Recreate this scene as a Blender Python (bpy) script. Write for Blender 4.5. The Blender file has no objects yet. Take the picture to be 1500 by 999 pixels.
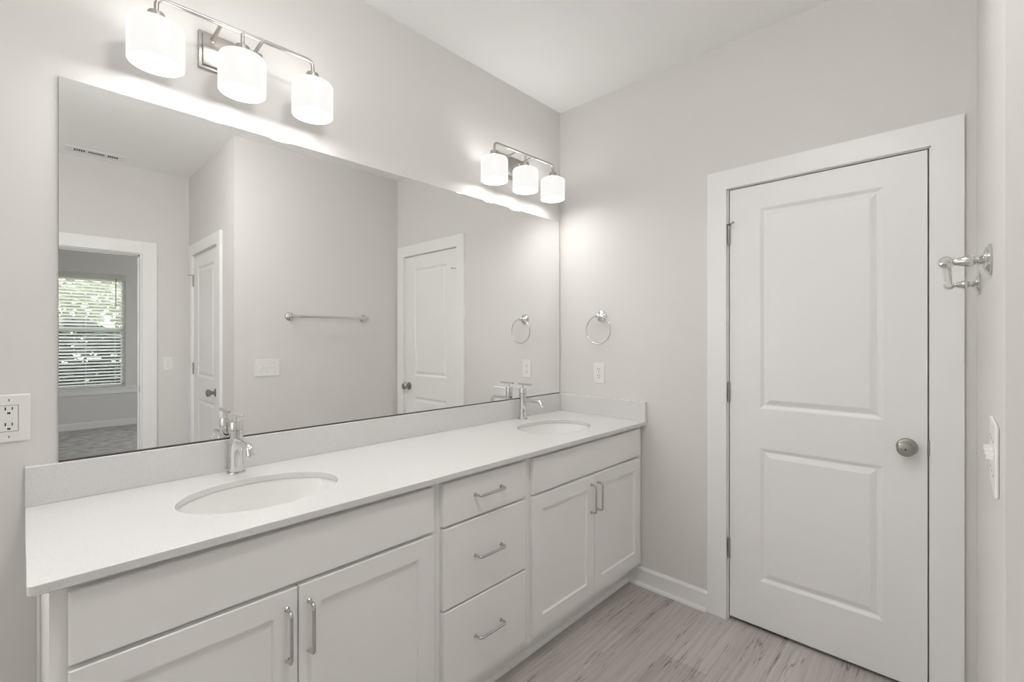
import bpy, bmesh, math, random
from mathutils import Vector, Matrix

S = bpy.context.scene
C = S.collection
PI = math.pi
R = math.radians

# ------------------------------------------------------------------ camera
cam_data = bpy.data.cameras.new('camera')
cam_data.sensor_width = 36.0
cam_data.lens = 36.0 * 683.18 / 1500.0
cam_data.shift_y = -4.06 / 1500.0
cam_data.clip_start = 0.02
cam = bpy.data.objects.new('camera', cam_data)
C.objects.link(cam)
cam.location = (-2.3281, -1.7986, 1.3389)
cam.rotation_euler = (R(90), 0, R(43.58 - 90))
S.camera = cam

# ------------------------------------------------------------------ world, sun, exposure
SKY_STRENGTH = 0.95
SUN_ENERGY = 6.0
BULB = 10.0
SHADE_IN = 10.0       # inside of the opal shades, round the bulb
SHADE_TOP = 6.0
BULB_COL = (1.0, 0.987, 0.972)
SHADE_EMIT = 0.695
FILL_DOME = 40.0          # added dome ceiling lamp for fill, unseen above the frame
FILL_FRONT = 13.0      # fill lamp in an added, unseen window left of the vanity
FILL_BED = 22.0        # fill lamp in an added, unseen side window of the bedroom
w = bpy.data.worlds.new('sky')
S.world = w
w.use_nodes = True
nt = w.node_tree
nt.nodes.clear()
sky = nt.nodes.new('ShaderNodeTexSky')
sky.sky_type = 'NISHITA'
sky.sun_disc = False
sky.sun_elevation = R(42)
sky.sun_rotation = R(200)
bg = nt.nodes.new('ShaderNodeBackground')
bg.inputs['Strength'].default_value = SKY_STRENGTH
wo = nt.nodes.new('ShaderNodeOutputWorld')
hs = nt.nodes.new('ShaderNodeHueSaturation')
hs.inputs['Saturation'].default_value = 0.35
nt.links.new(sky.outputs[0], hs.inputs['Color'])
nt.links.new(hs.outputs[0], bg.inputs[0])
nt.links.new(bg.outputs[0], wo.inputs[0])
sun_d = bpy.data.lights.new('sun', 'SUN')
sun_d.energy = SUN_ENERGY
sun_d.angle = R(1.0)
sun_d.color = (1.0, 0.95, 0.86)
sun = bpy.data.objects.new('sun', sun_d)
C.objects.link(sun)
sun.location = (3, -6, 8)
sun.rotation_euler = (R(-46), 0, R(25))


def fill_light(name, loc, rot, w_, h_, power, col):
    l = bpy.data.lights.new(name, 'AREA')
    l.shape = 'RECTANGLE'
    l.size, l.size_y = w_, h_
    l.energy = power
    l.color = col
    o = bpy.data.objects.new(name, l)
    C.objects.link(o)
    o.location = loc
    o.rotation_euler = rot


fill_light('added_front_fill', (-3.30, 0.02, 1.6), (R(-90), 0, 0), 0.6, 1.2, FILL_FRONT, (1.0, 0.99, 0.98))  # added area lamp, lifts the towel-bar wall and door wall
fill_light('added_bedroom_fill', (1.09, -5.3, 1.45), (0, R(90), 0), 1.5, 1.6, FILL_BED, (1.0, 0.99, 0.98))  # added area lamp, brightens the bedroom from out of view

S.view_settings.view_transform = 'Standard'
S.view_settings.look = 'None'
S.view_settings.gamma = 1.0
S.view_settings.use_curve_mapping = False
S.view_settings.exposure = 0.36
S.cycles.diffuse_bounces = 8
S.cycles.glossy_bounces = 6
S.cycles.max_bounces = 14
S.cycles.sample_clamp_indirect = 6.0
S.cycles.use_denoising = True


# ------------------------------------------------------------------ materials
def mat(name, col, rough=0.5, metal=0.0, spec=0.5, emit=None, strength=0.0, coat=0.0):
    m = bpy.data.materials.new(name)
    m.use_nodes = True
    b = m.node_tree.nodes['Principled BSDF']
    b.inputs['Base Color'].default_value = (*col, 1)
    b.inputs['Roughness'].default_value = rough
    b.inputs['Metallic'].default_value = metal
    b.inputs['Specular IOR Level'].default_value = spec
    b.inputs['Coat Weight'].default_value = coat
    if emit:
        b.inputs['Emission Color'].default_value = (*emit, 1)
        b.inputs['Emission Strength'].default_value = strength
    return m


def bump(m, scale, strength, dist=0.001, detail=3, stretch=None):
    t = m.node_tree
    b = t.nodes['Principled BSDF']
    tc = t.nodes.new('ShaderNodeTexCoord')
    n = t.nodes.new('ShaderNodeTexNoise')
    n.inputs['Scale'].default_value = scale
    n.inputs['Detail'].default_value = detail
    src = tc.outputs['Object']
    if stretch:
        mp = t.nodes.new('ShaderNodeMapping')
        mp.inputs['Scale'].default_value = stretch
        t.links.new(src, mp.inputs[0])
        src = mp.outputs[0]
    t.links.new(src, n.inputs['Vector'])
    bp = t.nodes.new('ShaderNodeBump')
    bp.inputs['Strength'].default_value = strength
    bp.inputs['Distance'].default_value = dist
    t.links.new(n.outputs['Fac'], bp.inputs['Height'])
    t.links.new(bp.outputs[0], b.inputs['Normal'])
    return m


M_WALL = bump(mat('wall_paint_greige', (0.71, 0.695, 0.676), 0.75, spec=0.25), 260, 0.12)
M_CEIL = bump(mat('ceiling_paint_white', (0.92, 0.92, 0.918), 0.85, spec=0.2), 200, 0.12)
M_TRIM = bump(mat('trim_paint_white', (0.83, 0.828, 0.823), 0.38), 90, 0.05)
M_DOOR = bump(mat('door_paint_white', (0.82, 0.818, 0.813), 0.4), 110, 0.06, stretch=(1, 1, 0.25))
M_CAB = bump(mat('cabinet_paint_grey_white', (0.85, 0.845, 0.837), 0.35), 70, 0.04, stretch=(1, 1, 0.3))
M_CABIN = mat('cabinet_interior', (0.35, 0.32, 0.28), 0.7)
M_CERAMIC = mat('white_porcelain', (0.80, 0.797, 0.785), 0.14, coat=0.15)
M_CHROME = bump(mat('polished_chrome', (0.70, 0.70, 0.69), 0.05, 1.0), 30, 0.01)
M_NICKEL = bump(mat('brushed_nickel', (0.47, 0.45, 0.425), 0.36, 1.0), 300, 0.08, stretch=(0.05, 1, 1))
M_SATIN = bump(mat('satin_nickel_dark', (0.40, 0.385, 0.36), 0.28, 1.0), 300, 0.06, stretch=(1, 1, 0.1))
M_PULL = bump(mat('polished_nickel_pull', (0.60, 0.585, 0.56), 0.14, 1.0), 60, 0.02)
M_PLASTIC = mat('white_plastic', (0.80, 0.795, 0.77), 0.3)
M_SLOT = mat('dark_slot', (0.012, 0.012, 0.012), 0.6)
M_MIRROR = mat('silvered_mirror', (0.96, 0.962, 0.955), 0.0, 1.0)
M_MEDGE = mat('mirror_glass_edge', (0.42, 0.42, 0.38), 0.25)
M_CHAN = mat('mirror_channel_dark', (0.11, 0.105, 0.10), 0.35, 0.6)
M_SHADE = mat('opal_glass_lit', (0.09, 0.09, 0.088), 0.35, spec=0.3, emit=(1.0, 0.985, 0.955), strength=SHADE_EMIT)
M_SHADE_IN = mat('opal_glass_inside_lit', (0.6, 0.6, 0.59), 0.5, emit=BULB_COL, strength=SHADE_IN)
M_SHADE_TOP = mat('opal_glass_top_lit', (0.3, 0.3, 0.295), 0.4, emit=BULB_COL, strength=SHADE_TOP)
M_BULB = mat('lit_bulb', (0.9, 0.9, 0.9), 0.4, emit=BULB_COL, strength=BULB)
M_FILL_DOME = mat('fill_dome_lit', (0.9, 0.9, 0.9), 0.4, emit=(1.0, 0.98, 0.955), strength=FILL_DOME)
M_BLIND = mat('white_blind_slat', (0.90, 0.90, 0.885), 0.4)
_t = M_BLIND.node_tree
_tr = _t.nodes.new('ShaderNodeBsdfTranslucent')
_tr.inputs[0].default_value = (0.92, 0.92, 0.90, 1)
_mx = _t.nodes.new('ShaderNodeMixShader')
_mx.inputs[0].default_value = 0.6
_t.links.new(_t.nodes['Principled BSDF'].outputs[0], _mx.inputs[1])
_t.links.new(_tr.outputs[0], _mx.inputs[2])
_t.links.new(_mx.outputs[0], _t.nodes['Material Output'].inputs[0])
M_WAND = mat('blind_wand_grey', (0.18, 0.17, 0.16), 0.3)
M_BARK = bump(mat('bark', (0.10, 0.075, 0.055), 0.9), 20, 0.6, 0.02)


def glass(name):
    m = bpy.data.materials.new(name)
    m.use_nodes = True
    t = m.node_tree
    t.nodes.clear()
    tr = t.nodes.new('ShaderNodeBsdfTransparent')
    tr.inputs[0].default_value = (0.93, 0.95, 0.94, 1)
    gl = t.nodes.new('ShaderNodeBsdfGlossy')
    gl.inputs['Roughness'].default_value = 0.0
    fr = t.nodes.new('ShaderNodeFresnel')
    fr.inputs[0].default_value = 1.45
    mx = t.nodes.new('ShaderNodeMixShader')
    o = t.nodes.new('ShaderNodeOutputMaterial')
    t.links.new(fr.outputs[0], mx.inputs[0])
    t.links.new(tr.outputs[0], mx.inputs[1])
    t.links.new(gl.outputs[0], mx.inputs[2])
    t.links.new(mx.outputs[0], o.inputs[0])
    return m


M_GLASS = glass('window_glass')


def quartz():
    m = mat('white_quartz', (0.8, 0.8, 0.8), 0.22)
    t = m.node_tree
    b = t.nodes['Principled BSDF']
    tc = t.nodes.new('ShaderNodeTexCoord')
    v = t.nodes.new('ShaderNodeTexVoronoi')
    v.inputs['Scale'].default_value = 260
    t.links.new(tc.outputs['Object'], v.inputs['Vector'])
    r = t.nodes.new('ShaderNodeValToRGB')
    r.color_ramp.elements[0].position = 0.0
    r.color_ramp.elements[0].color = (0.63, 0.62, 0.61, 1)
    r.color_ramp.elements[1].position = 0.30
    r.color_ramp.elements[1].color = (0.70, 0.695, 0.688, 1)
    e = r.color_ramp.elements.new(0.9)
    e.color = (0.705, 0.70, 0.693, 1)
    n = t.nodes.new('ShaderNodeTexNoise')
    n.inputs['Scale'].default_value = 420
    t.links.new(tc.outputs['Object'], n.inputs['Vector'])
    r2 = t.nodes.new('ShaderNodeValToRGB')
    r2.color_ramp.elements[0].position = 0.30
    r2.color_ramp.elements[0].color = (0.89, 0.885, 0.88, 1)
    r2.color_ramp.elements[1].position = 0.46
    r2.color_ramp.elements[1].color = (1, 1, 1, 1)
    mx = t.nodes.new('ShaderNodeMix')
    mx.data_type = 'RGBA'
    mx.blend_type = 'MULTIPLY'
    mx.inputs[0].default_value = 1.0
    t.links.new(v.outputs['Distance'], r.inputs[0])
    t.links.new(n.outputs['Fac'], r2.inputs[0])
    t.links.new(r.outputs[0], mx.inputs[6])
    t.links.new(r2.outputs[0], mx.inputs[7])
    t.links.new(mx.outputs[2], b.inputs['Base Color'])
    return m


M_QUARTZ = quartz()


def planks():
    m = mat('vinyl_plank_grey_oak', (0.4, 0.38, 0.36), 0.42, spec=0.35)
    t = m.node_tree
    b = t.nodes['Principled BSDF']
    N = t.nodes.new
    L = t.links.new
    tc = N('ShaderNodeTexCoord')
    br = N('ShaderNodeTexBrick')
    br.offset = 0.37
    br.inputs['Scale'].default_value = 1.0
    br.inputs['Brick Width'].default_value = 1.22
    br.inputs['Row Height'].default_value = 0.18
    br.inputs['Mortar Size'].default_value = 0.0008
    br.inputs['Mortar Smooth'].default_value = 0.3
    br.inputs['Color1'].default_value = (0.0, 0.0, 0.0, 1)
    br.inputs['Color2'].default_value = (1, 1, 1, 1)
    br.inputs['Mortar'].default_value = (0.5, 0.5, 0.5, 1)
    L(tc.outputs['Object'], br.inputs['Vector'])
    # per-plank tone
    tone = N('ShaderNodeValToRGB')
    tone.color_ramp.elements[0].color = (0.42, 0.39, 0.372, 1)
    tone.color_ramp.elements[1].color = (0.55, 0.515, 0.492, 1)
    L(br.outputs['Color'], tone.inputs[0])
    # long soft grain
    mp = N('ShaderNodeMapping')
    mp.inputs['Scale'].default_value = (1.3, 44, 1)
    L(tc.outputs['Object'], mp.inputs[0])
    g = N('ShaderNodeTexNoise')
    g.inputs['Scale'].default_value = 1.5
    g.inputs['Detail'].default_value = 8
    g.inputs['Roughness'].default_value = 0.65
    L(mp.outputs[0], g.inputs['Vector'])
    gr = N('ShaderNodeValToRGB')
    gr.color_ramp.elements[0].position = 0.30
    gr.color_ramp.elements[0].color = (0.76, 0.75, 0.74, 1)
    gr.color_ramp.elements[1].position = 0.62
    gr.color_ramp.elements[1].color = (1.04, 1.04, 1.04, 1)
    L(g.outputs['Fac'], gr.inputs[0])
    # sparse dark cracks along the grain
    mp2 = N('ShaderNodeMapping')
    mp2.inputs['Scale'].default_value = (2.0, 56, 1)
    L(tc.outputs['Object'], mp2.inputs[0])
    c = N('ShaderNodeTexNoise')
    c.inputs['Scale'].default_value = 1.0
    c.inputs['Detail'].default_value = 2
    c.inputs['Distortion'].default_value = 0.25
    L(mp2.outputs[0], c.inputs['Vector'])
    ridge = N('ShaderNodeMath'); ridge.operation = 'SUBTRACT'; ridge.inputs[1].default_value = 0.5
    L(c.outputs['Fac'], ridge.inputs[0])
    ab = N('ShaderNodeMath'); ab.operation = 'ABSOLUTE'
    L(ridge.outputs[0], ab.inputs[0])
    cr = N('ShaderNodeValToRGB')
    cr.color_ramp.elements[0].position = 0.004
    cr.color_ramp.elements[0].color = (1, 1, 1, 1)
    cr.color_ramp.elements[1].position = 0.022
    cr.color_ramp.elements[1].color = (0, 0, 0, 1)
    L(ab.outputs[0], cr.inputs[0])
    mp3 = N('ShaderNodeMapping')
    mp3.inputs['Scale'].default_value = (2.2, 7, 1)
    L(tc.outputs['Object'], mp3.inputs[0])
    msk = N('ShaderNodeTexNoise')
    msk.inputs['Scale'].default_value = 1.3
    msk.inputs['Detail'].default_value = 3
    L(mp3.outputs[0], msk.inputs['Vector'])
    mr = N('ShaderNodeValToRGB')
    mr.color_ramp.elements[0].position = 0.50
    mr.color_ramp.elements[1].position = 0.60
    L(msk.outputs['Fac'], mr.inputs[0])
    cm = N('ShaderNodeMath'); cm.operation = 'MULTIPLY'
    L(cr.outputs[0], cm.inputs[0]); L(mr.outputs[0], cm.inputs[1])
    cm2 = N('ShaderNodeMath'); cm2.operation = 'MULTIPLY'; cm2.inputs[1].default_value = 0.85
    L(cm.outputs[0], cm2.inputs[0])
    m1 = N('ShaderNodeMix'); m1.data_type = 'RGBA'; m1.blend_type = 'MULTIPLY'; m1.inputs[0].default_value = 1
    L(tone.outputs[0], m1.inputs[6]); L(gr.outputs[0], m1.inputs[7])
    m2 = N('ShaderNodeMix'); m2.data_type = 'RGBA'
    L(cm2.outputs[0], m2.inputs[0]); L(m1.outputs[2], m2.inputs[6])
    m2.inputs[7].default_value = (0.13, 0.115, 0.105, 1)
    m3 = N('ShaderNodeMix'); m3.data_type = 'RGBA'
    L(br.outputs['Fac'], m3.inputs[0]); L(m2.outputs[2], m3.inputs[6])
    m3.inputs[7].default_value = (0.30, 0.275, 0.26, 1)
    L(m3.outputs[2], b.inputs['Base Color'])
    bp = N('ShaderNodeBump'); bp.inputs['Strength'].default_value = 0.15; bp.inputs['Distance'].default_value = 0.001
    L(g.outputs['Fac'], bp.inputs['Height']); L(bp.outputs[0], b.inputs['Normal'])
    return m


M_FLOOR = planks()


def two_tone(name, a, b2, scale, rough=0.9, bstr=0.5, bdist=0.01):
    m = mat(name, a, rough, spec=0.2)
    t = m.node_tree
    b = t.nodes['Principled BSDF']
    tc = t.nodes.new('ShaderNodeTexCoord')
    n = t.nodes.new('ShaderNodeTexNoise')
    n.inputs['Scale'].default_value = scale
    n.inputs['Detail'].default_value = 6
    t.links.new(tc.outputs['Object'], n.inputs['Vector'])
    r = t.nodes.new('ShaderNodeValToRGB')
    r.color_ramp.elements[0].position = 0.35
    r.color_ramp.elements[0].color = (*a, 1)
    r.color_ramp.elements[1].position = 0.65
    r.color_ramp.elements[1].color = (*b2, 1)
    t.links.new(n.outputs['Fac'], r.inputs[0])
    t.links.new(r.outputs[0], b.inputs['Base Color'])
    bp = t.nodes.new('ShaderNodeBump')
    bp.inputs['Strength'].default_value = bstr
    bp.inputs['Distance'].default_value = bdist
    t.links.new(n.outputs['Fac'], bp.inputs['Height'])
    t.links.new(bp.outputs[0], b.inputs['Normal'])
    return m


M_CARPET = two_tone('carpet_grey', (0.37, 0.352, 0.335), (0.56, 0.538, 0.515), 9, 0.95, 0.5, 0.01)
M_GRASS = two_tone('lawn', (0.06, 0.10, 0.03), (0.12, 0.17, 0.06), 3)
M_LEAF_L = two_tone('leaf_light', (0.50, 0.52, 0.30), (0.66, 0.67, 0.46), 2, 0.6, 0.0)
M_LEAF_D = two_tone('leaf_dark', (0.025, 0.042, 0.03), (0.07, 0.095, 0.065), 2, 0.6, 0.0)


# ------------------------------------------------------------------ mesh helpers
def new_bm():
    return bmesh.new()


def box(bm, x0, x1, y0, y1, z0, z1, bev=0.0, seg=2):
    r = bmesh.ops.create_cube(bm, size=1.0)
    vs = r['verts']
    for v in vs:
        v.co = Vector(((x0 + x1) / 2 + v.co.x * (x1 - x0), (y0 + y1) / 2 + v.co.y * (y1 - y0), (z0 + z1) / 2 + v.co.z * (z1 - z0)))
    if bev > 0:
        es = list({e for v in vs for e in v.link_edges})
        bmesh.ops.bevel(bm, geom=es, offset=bev, segments=seg, profile=0.5, affect='EDGES')


def frame_axes(d):
    d = d.normalized()
    up = Vector((0, 0, 1)) if abs(d.z) < 0.95 else Vector((1, 0, 0))
    a = d.cross(up).normalized()
    return a, a.cross(d).normalized()


def rounded_path(pts, rad, n=6):
    pts = [Vector(p) for p in pts]
    out = [pts[0]]
    for i in range(1, len(pts) - 1):
        a, b, c = pts[i - 1], pts[i], pts[i + 1]
        d1 = (a - b); d2 = (c - b)
        r = min(rad, d1.length * 0.49, d2.length * 0.49)
        p, q = b + d1.normalized() * r, b + d2.normalized() * r
        for k in range(n + 1):
            t = k / n
            out.append(p * (1 - t) ** 2 + b * 2 * t * (1 - t) + q * t ** 2)
    out.append(pts[-1])
    return out


def tube(bm, pts, rad, seg=14, caps=True, closed=False):
    pts = [Vector(p) for p in pts]
    n = len(pts)
    rads = rad if isinstance(rad, (list, tuple)) else [rad] * n
    tang = []
    for i in range(n):
        if closed:
            d = pts[(i + 1) % n] - pts[i - 1]
        else:
            d = pts[min(i + 1, n - 1)] - pts[max(i - 1, 0)]
        tang.append(d.normalized())
    a, b = frame_axes(tang[0])
    rings = []
    for i in range(n):
        if i:
            a = (a - tang[i] * a.dot(tang[i])).normalized()
        b = tang[i].cross(a).normalized()
        rings.append([bm.verts.new(pts[i] + (a * math.cos(2 * PI * k / seg) + b * math.sin(2 * PI * k / seg)) * rads[i]) for k in range(seg)])
    m = n if closed else n - 1
    for i in range(m):
        r0, r1 = rings[i], rings[(i + 1) % n]
        for k in range(seg):
            bm.faces.new((r0[k], r0[(k + 1) % seg], r1[(k + 1) % seg], r1[k]))
    if caps and not closed:
        bm.faces.new(rings[0][::-1])
        bm.faces.new(rings[-1])


def lathe(bm, prof, origin, axis=(0, 0, 1), seg=40, cap0=True, cap1=True, sx=1.0, sy=1.0):
    """prof: list of (radius, distance along axis)"""
    o = Vector(origin)
    d = Vector(axis).normalized()
    a, b = frame_axes(d)
    rings = []
    for r, h in prof:
        rings.append([bm.verts.new(o + d * h + (a * math.cos(2 * PI * k / seg) * sx + b * math.sin(2 * PI * k / seg) * sy) * max(r, 1e-5)) for k in range(seg)])
    for r0, r1 in zip(rings, rings[1:]):
        for k in range(seg):
            bm.faces.new((r0[k], r0[(k + 1) % seg], r1[(k + 1) % seg], r1[k]))
    if cap0:
        bm.faces.new(rings[0][::-1])
    if cap1:
        bm.faces.new(rings[-1])


def slab(w, h, t, panels=(), rings=(), ch=0.0):
    """Flat slab: x 0..w, z 0..h, front at y=0 (facing -y), back at y=t.  panels: (x0,x1,z0,z1) with concentric rings (inset, depth)."""
    bm = new_bm()
    xs = sorted({ch, w - ch, *[p[0] for p in panels], *[p[1] for p in panels]})
    zs = sorted({ch, h - ch, *[p[2] for p in panels], *[p[3] for p in panels]})
    V = {}

    def v(x, y, z):
        k = (round(x, 6), round(y, 6), round(z, 6))
        if k not in V:
            V[k] = bm.verts.new(k)
        return V[k]
    for i in range(len(xs) - 1):
        for j in range(len(zs) - 1):
            cx, cz = (xs[i] + xs[i + 1]) / 2, (zs[j] + zs[j + 1]) / 2
            if any(p[0] < cx < p[1] and p[2] < cz < p[3] for p in panels):
                continue
            bm.faces.new((v(xs[i], 0, zs[j]), v(xs[i + 1], 0, zs[j]), v(xs[i + 1], 0, zs[j + 1]), v(xs[i], 0, zs[j + 1])))
    for p in panels:
        prev = None
        for ins, dep in ((0, 0), *rings):
            cur = [v(p[0] + ins, dep, p[2] + ins), v(p[1] - ins, dep, p[2] + ins), v(p[1] - ins, dep, p[3] - ins), v(p[0] + ins, dep, p[3] - ins)]
            if prev:
                for k in range(4):
                    bm.faces.new((prev[k], prev[(k + 1) % 4], cur[(k + 1) % 4], cur[k]))
            prev = cur
        bm.faces.new(prev)
    # rim, sides and back
    A = [v(ch, 0, ch), v(w - ch, 0, ch), v(w - ch, 0, h - ch), v(ch, 0, h - ch)]
    lo = {'b': [(x, ch) for x in xs], 'r': [(w - ch, z) for z in zs], 't': [(x, h - ch) for x in xs[::-1]], 'l': [(ch, z) for z in zs[::-1]]}
    loop = []
    for s in ('b', 'r', 't', 'l'):
        loop += lo[s][:-1]
    front = [v(x, 0, z) for x, z in loop]

    def push(x, z):
        px = 0.0 if abs(x - ch) < 1e-7 else (w if abs(x - (w - ch)) < 1e-7 else x)
        pz = 0.0 if abs(z - ch) < 1e-7 else (h if abs(z - (h - ch)) < 1e-7 else z)
        return px, pz
    if ch > 0:
        mid = [v(push(x, z)[0], ch, push(x, z)[1]) for x, z in loop]
    else:
        mid = front
    back = [v(push(x, z)[0], t, push(x, z)[1]) for x, z in loop]
    n = len(loop)
    for k in range(n):
        if ch > 0:
            bm.faces.new((front[(k + 1) % n], front[k], mid[k], mid[(k + 1) % n]))
        bm.faces.new((mid[(k + 1) % n], mid[k], back[k], back[(k + 1) % n]))
    bm.faces.new(back[::-1])
    return bm


def mesh_obj(name, bm, m, parent=None, smooth=False, origin=None, mats=None):
    bmesh.ops.recalc_face_normals(bm, faces=bm.faces)
    me = bpy.data.meshes.new(name)
    if origin is not None:
        bmesh.ops.translate(bm, verts=bm.verts, vec=-Vector(origin))
    bm.to_mesh(me)
    bm.free()
    for mm in (mats or [m]):
        me.materials.append(mm)
    o = bpy.data.objects.new(name, me)
    C.objects.link(o)
    if parent is not None:
        o.parent = parent
    elif origin is not None:
        o.location = origin
    if smooth:
        for p in me.polygons:
            p.use_smooth = True
        try:
            me.set_sharp_from_angle(angle=R(35))
        except Exception:
            pass
    return o


def thing(name, label, cat, loc, group=None):
    o = bpy.data.objects.new(name, None)
    o.empty_display_size = 0.05
    C.objects.link(o)
    o.location = loc
    o['label'] = label
    o['category'] = cat
    if group:
        o['group'] = group
    return o


def part(name, bm, m, root, smooth=False, label=None, top=None):
    """bm is in world coordinates; the part is stored relative to the thing's origin."""
    base = (top or root).location.copy()
    o = mesh_obj(name, bm, m, None, smooth, None)
    o.data.transform(Matrix.Translation(-base))
    o.parent = root
    if label:
        o['label'] = label
    return o


def struct(name, bm, m, parent=None, smooth=False):
    o = mesh_obj(name, bm, m, parent, smooth)
    if parent is None:
        o['kind'] = 'structure'
    return o


def dup(root, loc, label):
    def rec(o, parent):
        c = o.copy()
        C.objects.link(c)
        c.parent = parent
        for ch in o.children:
            rec(ch, c)
        return c
    r = rec(root, None)
    r.location = loc
    r['label'] = label
    return r


# ------------------------------------------------------------------ room shell
H = 2.75
D = -1.8527          # towel-bar wall
X0 = -1.308          # corner where that wall ends
B = -3.136           # wall with the bedroom doorway
W = -7.504           # bedroom window wall
XL = -3.7            # left end of the bathroom
DY0, DY1 = -1.0166, -1.7224      # entry door slab (x = 0)
EY0, EY1 = -2.235, -2.965        # side door slab (x = X0)

bm = new_bm()
box(bm, XL - .12, 0.12, B - 0.06, 0.12, -0.06, 0.0)
struct('floor', bm, M_FLOOR)
bm = new_bm()
box(bm, -4.7, 1.2, W - 0.12, B - 0.06, -0.06, 0.0)
struct('floor_bedroom', bm, M_CARPET)
bm = new_bm()
box(bm, -4.7, 1.2, W - 0.12, 0.12, H, H + 0.08)
struct('ceiling', bm, M_CEIL)

bm = new_bm()
FX0, FX1, FZ0, FZ1 = -3.62, -2.98, 1.0, 2.2
box(bm, FX1, 0.12, 0.0, 0.12, 0.0, H)
box(bm, XL - .12, FX0, 0.0, 0.12, 0.0, H)
box(bm, FX0, FX1, 0.0, 0.12, 0.0, FZ0)
box(bm, FX0, FX1, 0.0, 0.12, FZ1, H)
struct('wall_front', bm, M_WALL)

DT = 2.047
bm = new_bm()
jy0, jy1 = -1.0136 + 0.02, DY1 - 0.003 - 0.02
box(bm, 0.0, 0.12, jy0, 0.0, 0.0, H)
box(bm, 0.0, 0.12, D, jy1, 0.0, H)
box(bm, 0.0, 0.12, jy1, jy0, DT + 0.022, H)
box(bm, 0.10, 0.12, jy1, jy0, 0.0, DT + 0.022)
struct('wall_right', bm, M_WALL)

bm = new_bm()
box(bm, X0, 0.12, D - 0.115, D, 0.0, H)
struct('wall_back', bm, M_WALL)

ky0, ky1 = EY0 + 0.023, EY1 - 0.023
bm = new_bm()
box(bm, X0, X0 + 0.115, ky0, D - 0.115, 0.0, H)
box(bm, X0, X0 + 0.115, B, ky1, 0.0, H)
box(bm, X0, X0 + 0.115, ky1, ky0, DT + 0.022, H)
box(bm, X0 + 0.095, X0 + 0.115, ky1, ky0, 0.0, DT + 0.022)
struct('wall_alcove', bm, M_WALL)

OX0, OX1, OZ = -2.43, -1.650, 2.035
bm = new_bm()
box(bm, XL - .12, OX0 - 0.02, B - 0.115, B, 0.0, H)
box(bm, OX1 + 0.02, X0 + 0.115, B - 0.115, B, 0.0, H)
box(bm, OX0 - 0.02, OX1 + 0.02, B - 0.115, B, OZ + 0.02, H)
struct('wall_hall', bm, M_WALL)

bm = new_bm()
box(bm, XL - 0.12, XL, B, 0.0, 0.0, H)
struct('wall_left', bm, M_WALL)
bm = new_bm()
box(bm, -4.7, -4.58, W, B - 0.115, 0.0, H)
box(bm, -4.7, XL - .12, B - .115, B, 0.0, H)
struct('wall_bedroom_left', bm, M_WALL)
bm = new_bm()
box(bm, 1.08, 1.2, W, -6.1, 0.0, H)
box(bm, 1.08, 1.2, -4.5, B - 0.115, 0.0, H)
box(bm, 1.08, 1.2, -6.1, -4.5, 0.0, 0.65)
box(bm, 1.08, 1.2, -6.1, -4.5, 2.25, H)
box(bm, X0 + .115, 1.2, B - .115, B, 0.0, H)
struct('wall_bedroom_right', bm, M_WALL)

WIN = [(-2.13, -1.225), (-1.045, -0.14)]
WZ0, WZ1 = 0.60, 2.27
bm = new_bm()
xs = [-4.7, WIN[0][0], WIN[0][1], WIN[1][0], WIN[1][1], 1.2]
box(bm, xs[0], xs[1], W - 0.12, W, 0.0, H)
box(bm, xs[2], xs[3], W - 0.12, W, 0.0, H)
box(bm, xs[4], xs[5], W - 0.12, W, 0.0, H)
for a, b_ in WIN:
    box(bm, a, b_, W - 0.12, W, 0.0, WZ0)
    box(bm, a, b_, W - 0.12, W, WZ1, H)
struct('wall_bedroom_window', bm, M_WALL)


bm = new_bm()
for x0, x1, z0, z1 in ((FX0, FX0 + .04, FZ0, FZ1), (FX1 - .04, FX1, FZ0, FZ1), (FX0 + .04, FX1 - .04, FZ0, FZ0 + .04), (FX0 + .04, FX1 - .04, FZ1 - .04, FZ1)):
    box(bm, x0, x1, 0.05, 0.11, z0, z1)
fwf = struct('window_3', bm, M_TRIM)  # unseen window, added to carry the fill light beside the vanity
bm = new_bm()
box(bm, FX0 + .04, FX1 - .04, 0.077, 0.083, FZ0 + .04, FZ1 - .04)
struct('pane', bm, M_GLASS, fwf)

# baseboards with shoe moulding
def baseboard(bm, axis, at, sgn, a, b_, h=0.096, shoe_to=None):
    """axis 'x': board lies on plane x=at running in y from a to b_; sgn = direction into the room"""
    e = shoe_to if shoe_to is not None else b_
    prof = [(0, 0), (0.0145, 0), (0.0145, h - 0.012), (0.009, h - 0.003), (0.004, h), (0, h)]
    shoe = [(0.0145, 0), (0.0295, 0), (0.028, 0.008), (0.023, 0.014), (0.0145, 0.017)]
    for pf, aa, bb in ((prof, a, b_), (shoe, a, e)):
        def P(d, s, z):
            return (at + sgn * d, s, z) if axis == 'x' else (s, at + sgn * d, z)
        r0 = [bm.verts.new(P(d, aa, z)) for d, z in pf]
        r1 = [bm.verts.new(P(d, bb, z)) for d, z in pf]
        n = len(pf)
        for k in range(n):
            bm.faces.new((r0[k], r0[(k + 1) % n], r1[(k + 1) % n], r1[k]))
        bm.faces.new(r0[::-1])
        bm.faces.new(r1)


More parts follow.
